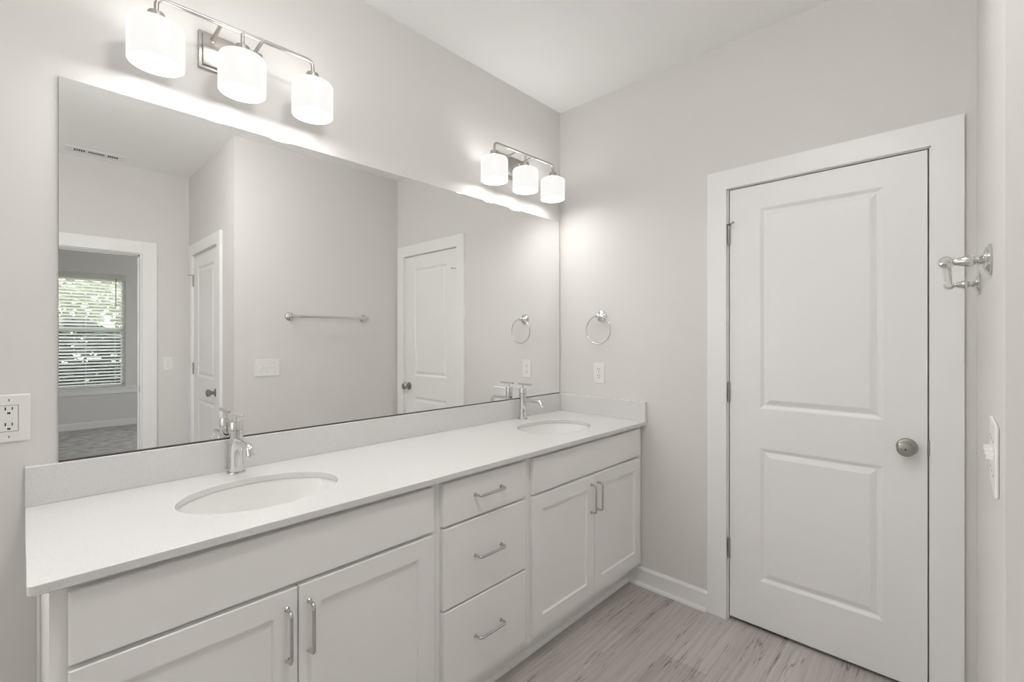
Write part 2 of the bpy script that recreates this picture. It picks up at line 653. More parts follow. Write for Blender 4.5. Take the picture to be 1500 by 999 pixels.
CW = 0.089           # casing width
bm = new_bm()
baseboard(bm, 'x', 0.0, -1, -0.482, -0.919, shoe_to=-0.915)
struct('baseboard_right', bm, M_TRIM)
bm = new_bm()
baseboard(bm, 'y', D, 1, X0, -0.018)
struct('baseboard_back', bm, M_TRIM)
bm = new_bm()
baseboard(bm, 'x', X0, -1, D, EY0 + 0.008 + CW + 0.006)
struct('baseboard_alcove', bm, M_TRIM)
bm = new_bm()
baseboard(bm, 'y', B, 1, -1.527, X0)
baseboard(bm, 'y', B, 1, XL, OX0 - CW - 0.02)
struct('baseboard_hall', bm, M_TRIM)
bm = new_bm()
baseboard(bm, 'y', 0.0, -1, XL, -2.30)
struct('baseboard_front', bm, M_TRIM)
bm = new_bm()
baseboard(bm, 'x', XL, 1, B, 0.0)
struct('baseboard_left', bm, M_TRIM)
bm = new_bm()
baseboard(bm, 'y', W, 1, -4.58, 1.08, h=0.10, shoe_to=-4.57)
struct('baseboard_bedroom', bm, M_TRIM)


# ------------------------------------------------------------------ door casings and doors (both face -x)
def casing_x(xw, yl, yr, ztop, depth, far_leg_w=CW):
    """yl > yr: slab edges.  Wall plane x = xw, room on the -x side."""
    bm = new_bm()
    rv = 0.0095
    a, b_ = yl + rv, yr - rv           # casing inner edges
    zt = ztop + 0.0025
    T = 0.018
    box(bm, xw - T, xw, a, a + CW, 0.0, zt + CW)
    box(bm, xw - T, xw, b_ - far_leg_w, b_, 0.0, zt + CW)
    box(bm, xw - T, xw, b_, a, zt, zt + CW)
    # jambs
    g = 0.0045
    box(bm, xw, xw + depth, yl + g, yl + 0.02, 0.0, ztop + 0.02)
    box(bm, xw, xw + depth, yr - 0.02, yr - g, 0.0, ztop + 0.02)
    box(bm, xw, xw + depth, yr - g, yl + g, ztop, ztop + 0.02)
    # stops behind the slab
    box(bm, xw + 0.037, xw + 0.06, yl - 0.010, yl + g, 0.0, ztop)
    box(bm, xw + 0.037, xw + 0.06, yr - g, yr + 0.010, 0.0, ztop)
    box(bm, xw + 0.037, xw + 0.06, yr, yl, ztop - 0.012, ztop)
    return bm


struct('trim_1', casing_x(0.0, DY0, DY1, DT, 0.095), M_TRIM)
struct('trim_2', casing_x(X0, EY0, EY1, DT, 0.093), M_TRIM)
bm = new_bm()
T = 0.018
for (ya, yb) in ((B, B + T), (B - 0.115 - T, B - 0.115)):
    box(bm, OX1 + 0.012, OX1 + 0.012 + 0.10, ya, yb, 0, OZ + 0.108, 0.0015, 1)
    box(bm, OX0 - 0.112, OX0 - 0.012, ya, yb, 0, OZ + 0.108, 0.0015, 1)
    box(bm, OX0 - 0.012, OX1 + 0.012, ya, yb, OZ + 0.008, OZ + 0.108, 0.0015, 1)
box(bm, OX1, OX1 + 0.02, B - 0.115, B, 0, OZ + 0.02)
box(bm, OX0 - 0.02, OX0, B - 0.115, B, 0, OZ + 0.02)
box(bm, OX0, OX1, B - 0.115, B, OZ, OZ + 0.02)
box(bm, OX1 - 0.011, OX1, B - 0.075, B - 0.042, 0, OZ)
box(bm, OX0, OX0 + 0.011, B - 0.075, B - 0.042, 0, OZ)
box(bm, OX0, OX1, B - 0.075, B - 0.042, OZ - 0.011, OZ)
t3 = struct('trim_3', bm, M_TRIM)
bm = new_bm()
box(bm, OX1 - 0.0015, OX1 + 0.001, B - 0.036, B - 0.008, 0.885, 0.945, 0.0005, 1)
sp = struct('strike_plate', bm, M_SATIN, t3)

DOOR_RINGS = [(0.004, 0.001), (0.016, 0.0085), (0.021, 0.0085), (0.040, 0.0018), (0.043, 0.0012)]


def knob(parent, xw, y, z, privacy):
    bm = new_bm()
    o, ax = (xw, y, z), (-1, 0, 0)
    lathe(bm, [(0.0325, 0), (0.033, 0.003), (0.030, 0.008), (0.022, 0.011), (0.014, 0.013)], o, ax)
    ro = struct('rosette', bm, M_SATIN, None, True)
    bm = new_bm()
    lathe(bm, [(0.0125, 0.010), (0.012, 0.026), (0.016, 0.032), (0.0245, 0.040), (0.0285, 0.049), (0.0275, 0.058), (0.022, 0.0635), (0.010, 0.0655), (0.0035, 0.066), (0.0034, 0.0645), (0.0, 0.0645)], o, ax, cap1=False)
    k = struct('door_knob', bm, M_SATIN, parent, True)
    ro.parent = k
    if 'kind' in ro:
        del ro['kind']
    if privacy:
        bm = new_bm()
        lathe(bm, [(0.0032, 0.063), (0.0030, 0.0655), (0.001, 0.0657)], o, ax, seg=16)
        struct('privacy_hole', bm, M_SLOT, k)


def hinge(parent, x, y, z, hh=0.09, pin_stop=False):
    bm = new_bm()
    r = 0.0062
    prof = [(r * 0.6, -hh / 2 - 0.003), (r, -hh / 2 - 0.001)]
    for i in range(5):
        z0, z1 = -hh / 2 + i * hh / 5, -hh / 2 + (i + 1) * hh / 5
        prof += [(r * 0.86, z0), (r, z0 + 0.001), (r, z1 - 0.001), (r * 0.86, z1)]
    prof += [(r, hh / 2 + 0.001), (r * 0.6, hh / 2 + 0.003)]
    lathe(bm, prof, (x - 0.004, y, z), seg=14)
    box(bm, x - 0.001, x + 0.006, y - 0.001, y + 0.0085, z - hh / 2, z + hh / 2)
    h = struct('hinge', bm, M_SATIN, parent, True)
    if pin_stop:
        bm = new_bm()
        zz = z + hh / 2 + 0.004
        lathe(bm, [(0.009, 0), (0.009, 0.003)], (x - 0.004, y, zz), seg=16)
        tube(bm, [(x - 0.006, y + 0.002, zz + 0.0015), (x - 0.022, y - 0.012, zz + 0.0015), (x - 0.030, y - 0.024, zz + 0.0015)], 0.0028, 8)
        lathe(bm, [(0.005, 0), (0.005, 0.008)], (x - 0.030, y - 0.023, zz + 0.0015), (-0.5, -0.8, 0), seg=12)
        tube(bm, [(x - 0.006, y + 0.003, zz + 0.0015), (x - 0.016, y + 0.010, zz + 0.0015)], 0.0028, 8)
        struct('pin_stop', bm, M_SATIN, h, True)
    return h


def hung_door(name, xw, yl, yr, stile, hinge_at_left, kny):
    w_ = yl - yr
    h_ = DT - 0.0042 - 0.017
    z0 = 0.017
    pan = [(stile, w_ - stile, 0.226 - z0, 0.838 - z0), (stile, w_ - stile, 1.017 - z0, 1.936 - z0)]
    bm = slab(w_, h_, 0.035, pan, DOOR_RINGS, 0.0015)
    # local x -> -y, local y -> +x
    for v in bm.verts:
        x, y, z = v.co
        v.co = (xw + 0.0005 + y, yl - x, z0 + z)
    d = struct(name, bm, M_DOOR)
    hy = yl + 0.0015 if hinge_at_left else yr - 0.0015
    for i, z in enumerate((0.340, 1.083, 1.830)):
        hinge(d, xw, hy, z, pin_stop=(i == 2))
    knob(d, xw, kny, 0.925, True)
    # latch plate beside the knob
    ky = yr if hinge_at_left else yl
    bm = new_bm()
    s = -1 if hinge_at_left else 1
    y_a, y_b = sorted((ky + s * 0.0005, ky + s * 0.0065))
    box(bm, xw - 0.002, xw + 0.02, y_a, y_b, 0.900, 0.957, 0.0008, 1)
    struct('latch_plate', bm, M_SATIN, d)
    return d


hung_door('door_1', 0.0, DY0, DY1, 0.1307, True, -1.6637)
hung_door('door_2', X0, EY0, EY1, 0.127, False, -2.300)

# ------------------------------------------------------------------ bedroom windows, sill, blinds
for i, (a, b_) in enumerate(WIN):
    bm = new_bm()
    f = 0.045
    box(bm, a, a + f, W - 0.11, W - 0.05, WZ0, WZ1)
    box(bm, b_ - f, b_, W - 0.11, W - 0.05, WZ0, WZ1)
    box(bm, a + f, b_ - f, W - 0.11, W - 0.05, WZ0, WZ0 + f)
    box(bm, a + f, b_ - f, W - 0.11, W - 0.05, WZ1 - f, WZ1)
    wf = struct('window_%d' % (i + 1), bm, M_TRIM)
    bm = new_bm()
    box(bm, a + f, b_ - f, W - 0.10, W - 0.06, 1.44, 1.50)
    struct('meeting_rail', bm, M_TRIM, wf)
    bm = new_bm()
    box(bm, a + f, b_ - f, W - 0.084, W - 0.078, WZ0 + f, 1.44)
    box(bm, a + f, b_ - f, W - 0.092, W - 0.086, 1.50, WZ1 - f)
    struct('pane', bm, M_GLASS, wf)
bm = new_bm()
for y0, y1, z0, z1 in ((-6.1, -6.055, .65, 2.25), (-4.545, -4.5, .65, 2.25), (-6.055, -4.545, .65, .695), (-6.055, -4.545, 2.205, 2.25)):
    box(bm, 1.13, 1.19, y0, y1, z0, z1)
wf = struct('window_4', bm, M_TRIM)  # side window added out of view for the bedroom fill light
bm = new_bm()
box(bm, 1.157, 1.163, -6.055, -4.545, .695, 2.205)
struct('pane', bm, M_GLASS, wf)
bm = new_bm()
box(bm, WIN[0][0] - 0.06, WIN[1][1] + 0.06, W - 0.05, W + 0.035, WZ0 - 0.022, WZ0, 0.003, 1)
box(bm, WIN[0][0] - 0.03, WIN[1][1] + 0.03, W, W + 0.016, WZ0 - 0.10, WZ0 - 0.022, 0.002, 1)
struct('trim_4', bm, M_TRIM)


def blind(a, b_, label):
    t = thing('window_blind', label, 'blind', ((a + b_) / 2, W - 0.01, WZ0), 'slatted blinds in the bedroom windows')
    bm = new_bm()
    yc = W - 0.020
    box(bm, a + 0.004, b_ - 0.004, yc - 0.02, yc + 0.02, WZ1 - 0.045, WZ1 - 0.003, 0.002, 1)
    part('headrail', bm, M_BLIND, t)
    bm = new_bm()
    box(bm, a - 0.012, b_ + 0.012, W + 0.003, W + 0.015, WZ1 - 0.05, WZ1 + 0.035, 0.003, 1)
    part('valance', bm, M_BLIND, t)
    bm = new_bm()
    pitch = 0.0475
    n = int((WZ1 - 0.05 - WZ0 - 0.02) / pitch)
    for k in range(n):
        z = WZ1 - 0.065 - k * pitch
        tl = R(32)
        hw = 0.0245
        p = [(-hw, 0.0), (-hw * .5, .0025), (0, 0.0035), (hw * .5, .0025), (hw, 0.0)]
        rr = []
        for x in (a + 0.008, b_ - 0.008):
            for off in (0, 0.0025):
                rr.append([bm.verts.new((x, yc + d * math.cos(tl) - h * math.sin(tl), z + off + d * math.sin(tl) + h * math.cos(tl))) for d, h in p])
        b0, t0, b1, t1 = rr
        for q in range(4):
            bm.faces.new((b0[q], b0[q + 1], b1[q + 1], b1[q]))
            bm.faces.new((t0[q], t1[q], t1[q + 1], t0[q + 1]))
        bm.faces.new((*b0[::-1], *t0)); bm.faces.new((*b1, *t1[::-1]))
        bm.faces.new((b0[0], b1[0], t1[0], t0[0])); bm.faces.new((b0[4], t0[4], t1[4], b1[4]))
    part('slats', bm, M_BLIND, t)
    bm = new_bm()
    box(bm, a + 0.006, b_ - 0.006, yc - 0.024, yc + 0.024, WZ0 + 0.004, WZ0 + 0.020, 0.003, 1)
    part('bottom_rail', bm, M_BLIND, t)
    bm = new_bm()
    for x in (a + 0.12, (a + b_) / 2, b_ - 0.12):
        for yy in (yc - 0.026, yc + 0.026):
            tube(bm, [(x, yy, WZ0 + 0.015), (x, yy, WZ1 - 0.04)], 0.0012, 6)
    part('ladder_cords', bm, M_BLIND, t)
    bm = new_bm()
    tube(bm, [(b_ - 0.115, yc + 0.034, WZ1 - 0.03), (b_ - 0.115, yc + 0.034, WZ1 - 0.48)], 0.005, 8)
    part('tilt_wand', bm, M_WAND, t, label='dark thin tilt wand')
    return t


blind(*WIN[0], 'white slatted blind in the wide bedroom window reflected at the mirror edge')
blind(*WIN[1], 'white slatted blind seen as a thin strip beside the bedroom doorway jamb')

# ------------------------------------------------------------------ vanity cabinets
FY = -0.575          # door fronts
FF = -0.555          # face frame
DTK = 0.0195
KH = 0.114
SH_RINGS = [(0.0008, 0.0), (0.004, 0.0075), (0.0045, 0.008)]


def front_part(name, x0, x1, z0, z1, root, shaker):
    w_, h_ = x1 - x0, z1 - z0
    if shaker:
        bm = slab(w_, h_, DTK, [(0.058, w_ - 0.058, 0.058, h_ - 0.058)], SH_RINGS, 0.002)
    else:
        bm = slab(w_, h_, DTK, (), (), 0.003)
    for v in bm.verts:
        v.co = (x0 + v.co.x, FY + v.co.y, z0 + v.co.z)
    return part(name, bm, M_CAB, root)


def pull(parent, root, x, z, vertical):
    L = 0.064
    y0, y1 = FY - 0.0002, FY - 0.029
    if vertical:
        P = lambda s, y: (x, y, z + s)
    else:
        P = lambda s, y: (x + s, y, z)
    bm = new_bm()
    path = rounded_path([P(-L, y0), P(-L, y1), P(L, y1), P(L, y0)], 0.016, 7)
    tube(bm, path, 0.0046, 12)
    for s in (-L, L):
        lathe(bm, [(0.0068, 0), (0.0068, 0.002), (0.0052, 0.004)], P(s, y0), (0, -1, 0), seg=16)
    part('handle', bm, M_PULL, parent, True, top=root, label='polished metal bar pull')


def carcass(root, x0, x1, splits, left_side=False):
    bm = new_bm()
    t = 0.016
    yb = -0.002
    box(bm, x0, x0 + t, FF + 0.019, yb, KH, 0.871)
    box(bm, x1 - t, x1, FF + 0.019, yb, KH, 0.871)
    box(bm, x0 + t, x1 - t, FF + 0.019, yb, KH, KH + t)
    box(bm, x0 + t, x1 - t, yb - 0.006, yb, KH + t, 0.871)
    part('carcass', bm, M_CAB, root)
    bm = new_bm()
    sw = 0.034
    box(bm, x0, x0 + sw, FF, FF + 0.019, KH, 0.871, 0.0006, 1)
    box(bm, x1 - sw, x1, FF, FF + 0.019, KH, 0.871, 0.0006, 1)
    for z0, z1 in splits:
        box(bm, x0 + sw, x1 - sw, FF, FF + 0.019, z0, z1)
    part('face_frame', bm, M_CAB, root)
    bm = new_bm()
    box(bm, x0, x1, -0.480, -0.464, 0.0, KH)
    if left_side:
        box(bm, x0, x0 + t, -0.464, yb, 0.0, KH)
    prof = [(0, 0), (0.015, 0), (0.0135, 0.009), (0.008, 0.017), (0, 0.019)]
    r0 = [bm.verts.new((x0, -0.480 - d, z)) for d, z in prof]
    r1 = [bm.verts.new((x1, -0.480 - d, z)) for d, z in prof]
    for k in range(len(prof)):
        q = (k + 1) % len(prof)
        bm.faces.new((r0[k], r0[q], r1[q], r1[k]))
    bm.faces.new(r0[::-1]); bm.faces.new(r1)
    part('toe_kick', bm, M_CAB, root)


ZT, ZF, ZD, ZB = 0.855, 0.712, 0.702, 0.150
FULL = [(0.839, 0.871), (0.69, 0.724), (KH, 0.165)]
GRP = 'vanity cabinets under the counter'
# left sink base
cl = thing('sink_base_cabinet', 'grey-white two-door sink cabinet at the near left end of the vanity', 'cabinet', (-1.84, -0.28, 0), GRP)
carcass(cl, -2.293, -1.3885, FULL, True)
bm = new_bm()
box(bm, -2.3, -2.293, -0.024, -0.002, 0.0, 0.871, 0.002, 1)
part('scribe_strip', bm, M_CAB, cl)
front_part('false_front', -2.267, -1.408, ZF, ZT, cl, False)
d = front_part('door', -2.267, -1.8400, ZB, ZD, cl, True)
pull(d, cl, -1.8665, 0.590, True)
d = front_part('door', -1.8370, -1.408, ZB, ZD, cl, True)
pull(d, cl, -1.8105, 0.590, True)
# middle drawers
cm = thing('drawer_base_cabinet', 'narrow grey-white cabinet of three drawers between the two sink cabinets', 'cabinet', (-1.165, -0.28, 0), GRP)
carcass(cm, -1.388, -0.9405, [(0.839, 0.871), (0.69, 0.724), (0.415, 0.445), (KH, 0.165)])
for z0, z1 in ((ZB, 0.428), (0.435, 0.705), (0.713, ZT)):
    d = front_part('drawer', -1.369, -0.9605, z0, z1, cm, False)
    pull(d, cm, -1.166, (z0 + z1) / 2 + 0.006, False)
# right sink base
cr = thing('sink_base_cabinet', 'grey-white two-door sink cabinet at the far right end against the door wall', 'cabinet', (-0.48, -0.28, 0), GRP)
carcass(cr, -0.940, -0.002, FULL)
front_part('false_front', -0.9195, -0.0455, ZF, ZT, cr, False)
d = front_part('door', -0.9195, -0.4840, ZB, ZD, cr, True)
pull(d, cr, -0.512, 0.597, True)
d = front_part('door', -0.4810, -0.0455, ZB, ZD, cr, True)
pull(d, cr, -0.457, 0.597, True)

# ------------------------------------------------------------------ countertop with backsplash
CT, CB, CF, CX = 0.891, 0.871, -0.592, -2.3225
SINKS = [(-1.836, -0.318), (-0.456, -0.314)]
SA, SB = 0.214, 0.162
top = thing('countertop', 'long white speckled quartz countertop with two oval sink cutouts and backsplash', 'countertop', (-1.16, -0.3, CB))


def outline(ins):
    x0, x1, y0, y1 = CX + ins, -0.0005 - 0, CF + ins, -0.0005
    rc = 0.014
    pts = []
    for k in range(7):
        a = PI + k / 6 * PI / 2
        pts.append((x0 + rc + rc * math.cos(a), y0 + rc + rc * math.sin(a)))
    pts += [(x1, y0), (x1, y1), (x0, y1)]
    return pts


def oval(c, ins, n=72):
    return [(c[0] + (SA + ins) * math.cos(2 * PI * k / n), c[1] + (SB + ins) * math.sin(2 * PI * k / n)) for k in range(n)]


bm = new_bm()
E_ = 0.002
levels = [(E_, CT), (0.0006, CT - 0.0006), (0.0, CT - E_), (0.0, CB + E_), (E_, CB)]
loops_lv = []
for ins, z in levels:
    lv = [[bm.verts.new((x, y, z)) for x, y in outline(ins)]]
    for c in SINKS:
        lv.append([bm.verts.new((x, y, z)) for x, y in oval(c, ins)])
    loops_lv.append(lv)
for l0, l1 in zip(loops_lv, loops_lv[1:]):
    for a, b_ in zip(l0, l1):
        n = len(a)
        for k in range(n):
            bm.faces.new((a[k], a[(k + 1) % n], b_[(k + 1) % n], b_[k]))
for lv in (loops_lv[0], loops_lv[-1]):
    es = []
    for lp in lv:
        n = len(lp)
        for k in range(n):
            es.append(bm.edges.get((lp[k], lp[(k + 1) % n])))
    bmesh.ops.triangle_fill(bm, use_beauty=True, use_dissolve=False, edges=es)
part('slab', bm, M_QUARTZ, top)
bm = new_bm()
box(bm, CX, -0.0205, -0.020, -0.0005, CT, 0.9965, 0.0018, 2)
part('backsplash', bm, M_QUARTZ, top)
bm = new_bm()
box(bm, -0.0203, -0.0005, -0.590, -0.0005, CT, 0.9965, 0.0018, 2)
part('side_splash', bm, M_QUARTZ, top)

# ------------------------------------------------------------------ sinks
sx, sy = SINKS[0]
s1 = thing('sink', 'white oval undermount sink at the near left of the counter', 'sink', (sx, sy, CB), 'undermount sinks')
bm = new_bm()
n = 72
prof = [(1.09, 0.0), (1.02, 0.0), (1.005, -0.004), (0.985, -0.02), (0.955, -0.045), (0.90, -0.075), (0.80, -0.103), (0.64, -0.124), (0.44, -0.137), (0.22, -0.143), (0.118, -0.146)]
outer = [(0.118, -0.158), (0.25, -0.155), (0.48, -0.149), (0.70, -0.134), (0.86, -0.110), (0.95, -0.078), (1.0, -0.046), (1.03, -0.014), (1.09, -0.010)]
rings = []
for i, (k_, z) in enumerate(prof + outer):
    if abs(k_ - 0.118) < 1e-6:
        ra = rb = 0.024
    else:
        f = min(1.0, max(0.0, (k_ - 0.118) / 0.6))
        ra = 0.024 + (SA * 1.015) * (k_ - 0.118) / 0.882 * 0.877
        rb = 0.024 + (SB * 1.015) * (k_ - 0.118) / 0.882 * 0.846
    rings.append([bm.verts.new((sx + ra * math.cos(2 * PI * k / n), sy + rb * math.sin(2 * PI * k / n), CB - 0.0005 + z)) for k in range(n)])
m = len(rings)
for i in range(m):
    a, b_ = rings[i], rings[(i + 1) % m]
    for k in range(n):
        bm.faces.new((a[k], a[(k + 1) % n], b_[(k + 1) % n], b_[k]))
part('basin', bm, M_CERAMIC, s1, True)
bm = new_bm()
lathe(bm, [(0.0, -0.150), (0.0238, -0.150), (0.0238, -0.1445), (0.020, -0.1435), (0.017, -0.1465), (0.0155, -0.1465), (0.0155, -0.1425), (0.012, -0.1405), (0.0, -0.1400)], (sx, sy, CB), cap0=False, cap1=False)
part('drain', bm, M_CHROME, s1, True)
dup(s1, (*SINKS[1], CB), 'white oval undermount sink at the far right of the counter')

# ------------------------------------------------------------------ faucets
fx, fy = -1.836, -0.062
f1 = thing('faucet', 'chrome single-lever faucet behind the near left sink', 'faucet', (fx, fy, CT), 'faucets')
bm = new_bm()
lathe(bm, [(0.0275, 0), (0.0278, 0.003), (0.0265, 0.0055), (0.0202, 0.0065), (0.0202, 0.140), (0.0188, 0.1415), (0.0188, 0.1425)], (fx, fy, CT), seg=48)
part('body', bm, M_CHROME, f1, True)
bm = new_bm()
lathe(bm, [(0.0185, 0.1425), (0.0202, 0.1435), (0.0202, 0.1695), (0.0195, 0.1705), (0.006, 0.1708), (0.0055, 0.173), (0.0046, 0.174), (0.0046, 0.192)], (fx, fy, CT), seg=48)
part('cap', bm, M_CHROME, f1, True)
bm = new_bm()
tube(bm, [(fx, fy + 0.034, CT + 0.194), (fx, fy + 0.0335, CT + 0.194), (fx, fy + 0.033, CT + 0.194), (fx, fy - 0.064, CT + 0.194), (fx, fy - 0.0645, CT + 0.194), (fx, fy - 0.065, CT + 0.194)], [0.0035, 0.0048, 0.0055, 0.0055, 0.0048, 0.0035], 16)
part('lever', bm, M_CHROME, f1, True)
bm = new_bm()
path = rounded_path([(fx, fy - 0.015, CT + 0.108), (fx, fy - 0.128, CT + 0.106), (fx, fy - 0.140, CT + 0.080)], 0.026, 10)
tube(bm, path, 0.0105, 20)
spt = part('spout', bm, M_CHROME, f1, True)
bm = new_bm()
dv = Vector((0, -0.012, -0.026)).normalized()
e = Vector((fx, fy - 0.140, CT + 0.080))
lathe(bm, [(0.0110, -0.004), (0.0112, 0.0), (0.0105, 0.003), (0.008, 0.003), (0.0075, 0.001)], e, dv, seg=24)
part('aerator', bm, M_CHROME, spt, True, top=f1)
dup(f1, (-0.4125, fy + 0.004, CT), 'chrome single-lever faucet behind the far right sink')

# ------------------------------------------------------------------ mirror
mr = thing('wall_mirror', 'large frameless rectangular mirror above the backsplash', 'mirror', (-1.14, 0, 0.998))
bm = new_bm()
mx0, mx1, mz0, mz1 = -2.2582, -0.0174, 0.9995, 2.0631
box(bm, mx0, mx1, -0.006, -0.001, mz0, mz1)
g = part('mirror_glass', bm, M_MIRROR, mr)
g.data.materials.append(M_MEDGE)
for p in g.data.polygons:
    if abs(p.normal.y) < 0.5:
        p.material_index = 1
bm = new_bm()
box(bm, mx0, mx1, -0.0085, -0.0005, 0.9966, 0.9994)
box(bm, mx0, mx1, -0.0085, -0.0062, 0.9994, 1.0016)
part('channel', bm, M_CHAN, mr, label='thin dark metal channel')

# ------------------------------------------------------------------ vanity lights
VL1 = (-1.8345, 0.0, 2.287)
v1 = thing('vanity_light', 'brushed nickel three-shade light bar above the near left part of the mirror', 'vanity light', VL1, 'vanity lights over the mirror')
cx, cz = VL1[0], VL1[2]
YA = -0.122
al = R(-2.2)
ex = Vector((math.cos(al), math.sin(al), 0))


def arm(s, dy=0.0, z=0.0):
    p = Vector((cx, YA + dy, z)) + ex * s
    return p


bm = new_bm()
box(bm, cx - 0.097, cx + 0.097, -0.012, 0.0, cz - 0.061, cz + 0.061, 0.002, 2)
box(bm, cx - 0.088, cx + 0.088, -0.022, -0.010, cz - 0.052, cz + 0.052, 0.004, 2)
part('backplate', bm, M_NICKEL, v1, True)
zt, zb, rs, sp_ = 2.251, 2.135, 0.069, 0.224
zbar = 2.330
for s in (-0.060, 0.060):
    bm = new_bm()
    a, b_ = Vector((cx + s, -0.02, 2.321)), arm(s, 0.0, zbar)
    tube(bm, [a, b_], 0.0056, 14)
    lathe(bm, [(0.0085, 0), (0.0085, 0.003), (0.006, 0.005)], a, b_ - a, seg=18)
    part('arm', bm, M_NICKEL, v1, True)
bm = new_bm()
path = rounded_path([arm(-sp_, 0, zt + 0.032), arm(-sp_, 0, zbar), arm(sp_, 0, zbar), arm(sp_, 0, zt + 0.032)], 0.034, 9)
tube(bm, path, 0.0062, 16)
tube(bm, [arm(0, 0, zt + 0.032), arm(0, 0, zbar)], 0.0058, 14)
part('crossbar', bm, M_NICKEL, v1, True)
for s in (-sp_, 0.0, sp_):
    o = arm(s, 0, 0)
    bm = new_bm()
    lathe(bm, [(0.008, zt + 0.040), (0.010, zt + 0.036), (0.0205, zt + 0.034), (0.0212, zt + 0.031), (0.0212, zt + 0.004), (0.024, zt + 0.003), (0.024, zt - 0.001), (0.012, zt - 0.003), (0.012, zt - 0.022)], o, seg=32)
    part('socket', bm, M_NICKEL, v1, True)
    bm = new_bm()
    lathe(bm, [(0.020, zt), (rs - 0.012, zt), (rs - 0.005, zt - 0.003), (rs - 0.001, zt - 0.009), (rs, zt - 0.016), (rs, zb + 0.0015), (rs - 0.001, zb), (rs - 0.003, zb), (rs - 0.004, zb + 0.0015), (rs - 0.004, zt - 0.017), (rs - 0.010, zt - 0.006), (0.020, zt - 0.004)], o, seg=56, cap0=False, cap1=False)
    sh = part('shade', bm, M_SHADE, v1, True, label='white opal glass drum shade')
    sh.data.materials.append(M_SHADE_IN)
    sh.data.materials.append(M_SHADE_TOP)
    oc = o - v1.location
    for p in sh.data.polygons:
        c_ = p.center - oc
        rad = math.hypot(c_.x, c_.y)
        if p.normal.z > 0.9:
            p.material_index = 2
        elif (rad < rs - 0.0032 and p.normal.dot(Vector((c_.x, c_.y, 0))) < 0.01):
            p.material_index = 1
    bm = new_bm()
    zc = zt - 0.062
    pr = [(0.0135, zt - 0.022), (0.0135, zt - 0.030)]
    for k in range(13):
        a = PI / 2 - R(27) - k / 12 * (PI - R(27))
        pr.append((0.030 * math.cos(a), zc + 0.030 * math.sin(a)))
    lathe(bm, pr, o, seg=28)
    part('bulb', bm, M_BULB, sh, True, top=v1)
dup(v1, (-0.462, 0.0, 2.284), 'brushed nickel three-shade light bar above the mirror near the door wall corner')


# ------------------------------------------------------------------ towel ring and towel bar
def post_profile(k=1.0):
    return [(0.0330, 0), (0.0335, 0.003), (0.0315, 0.006), (0.0285, 0.0068), (0.0270, 0.009), (0.0205, 0.013), (0.0135, 0.0155), (0.0105, 0.018)]


tr = thing('towel_ring', 'round chrome towel ring on the wall right of the mirror', 'towel ring', (0, -0.3075, 1.466))
bm = new_bm()
lathe(bm, post_profile(), (-0.0005, -0.3075, 1.466), (-1, 0, 0))
part('rosette', bm, M_CHROME, tr, True)
bm = new_bm()
lathe(bm, [(0.0105, 0.017), (0.0125, 0.020), (0.0125, 0.024), (0.009, 0.027), (0.0085, 0.034), (0.012, 0.037), (0.0135, 0.043), (0.012, 0.050), (0.0075, 0.054), (0.006, 0.0545), (0.005, 0.058), (0.0, 0.0585)], (0, -0.3075, 1.466), (-1, 0, 0), cap1=False)
part('post', bm, M_CHROME, tr, True)
bm = new_bm()
rc = Vector((-0.044, -0.309, 1.386))
tube(bm, [rc + Vector((0, 0.081 * math.sin(2 * PI * k / 72), 0.081 * math.cos(2 * PI * k / 72))) for k in range(72)], 0.0040, 12, closed=True)
part('ring', bm, M_CHROME, tr, True)

BX0, BX1, BZ = -0.940, -0.334, 1.503
tb = thing('towel_bar', 'chrome towel bar on two flared posts along the wall beside the doorway corner', 'towel bar', ((BX0 + BX1) / 2, D, BZ))
for x, s in ((BX0, -1), (BX1, 1)):
    bm = new_bm()
    lathe(bm, post_profile(), (x, D + 0.0005, BZ), (0, 1, 0))
    fl = part('flange', bm, M_CHROME, tb, True)
    bm = new_bm()
    lathe(bm, [(0.0095, 0.016), (0.0100, 0.020), (0.0085, 0.0215), (0.0085, 0.024), (0.0115, 0.027), (0.0128, 0.033), (0.0115, 0.041), (0.0085, 0.050), (0.0066, 0.058), (0.0064, 0.061)], (x, D, BZ), (0, 1, 0))
    part('post', bm, M_CHROME, fl, True, top=tb)
    bm = new_bm()
    lathe(bm, [(0.0, -0.020), (0.004, -0.0195), (0.0055, -0.0175), (0.006, -0.015), (0.010, -0.0135), (0.0128, -0.009), (0.0135, -0.002), (0.0128, 0.006), (0.0115, 0.011), (0.0102, 0.013)], (x, D + 0.0695, BZ), (-s, 0, 0), cap0=False)
    part('end_cap', bm, M_CHROME, fl, True, top=tb)
bm = new_bm()
tube(bm, [(BX0 + 0.008, D + 0.0695, BZ), (BX1 - 0.008, D + 0.0695, BZ)], 0.0092, 20)
part('rail', bm, M_CHROME, tb, True)


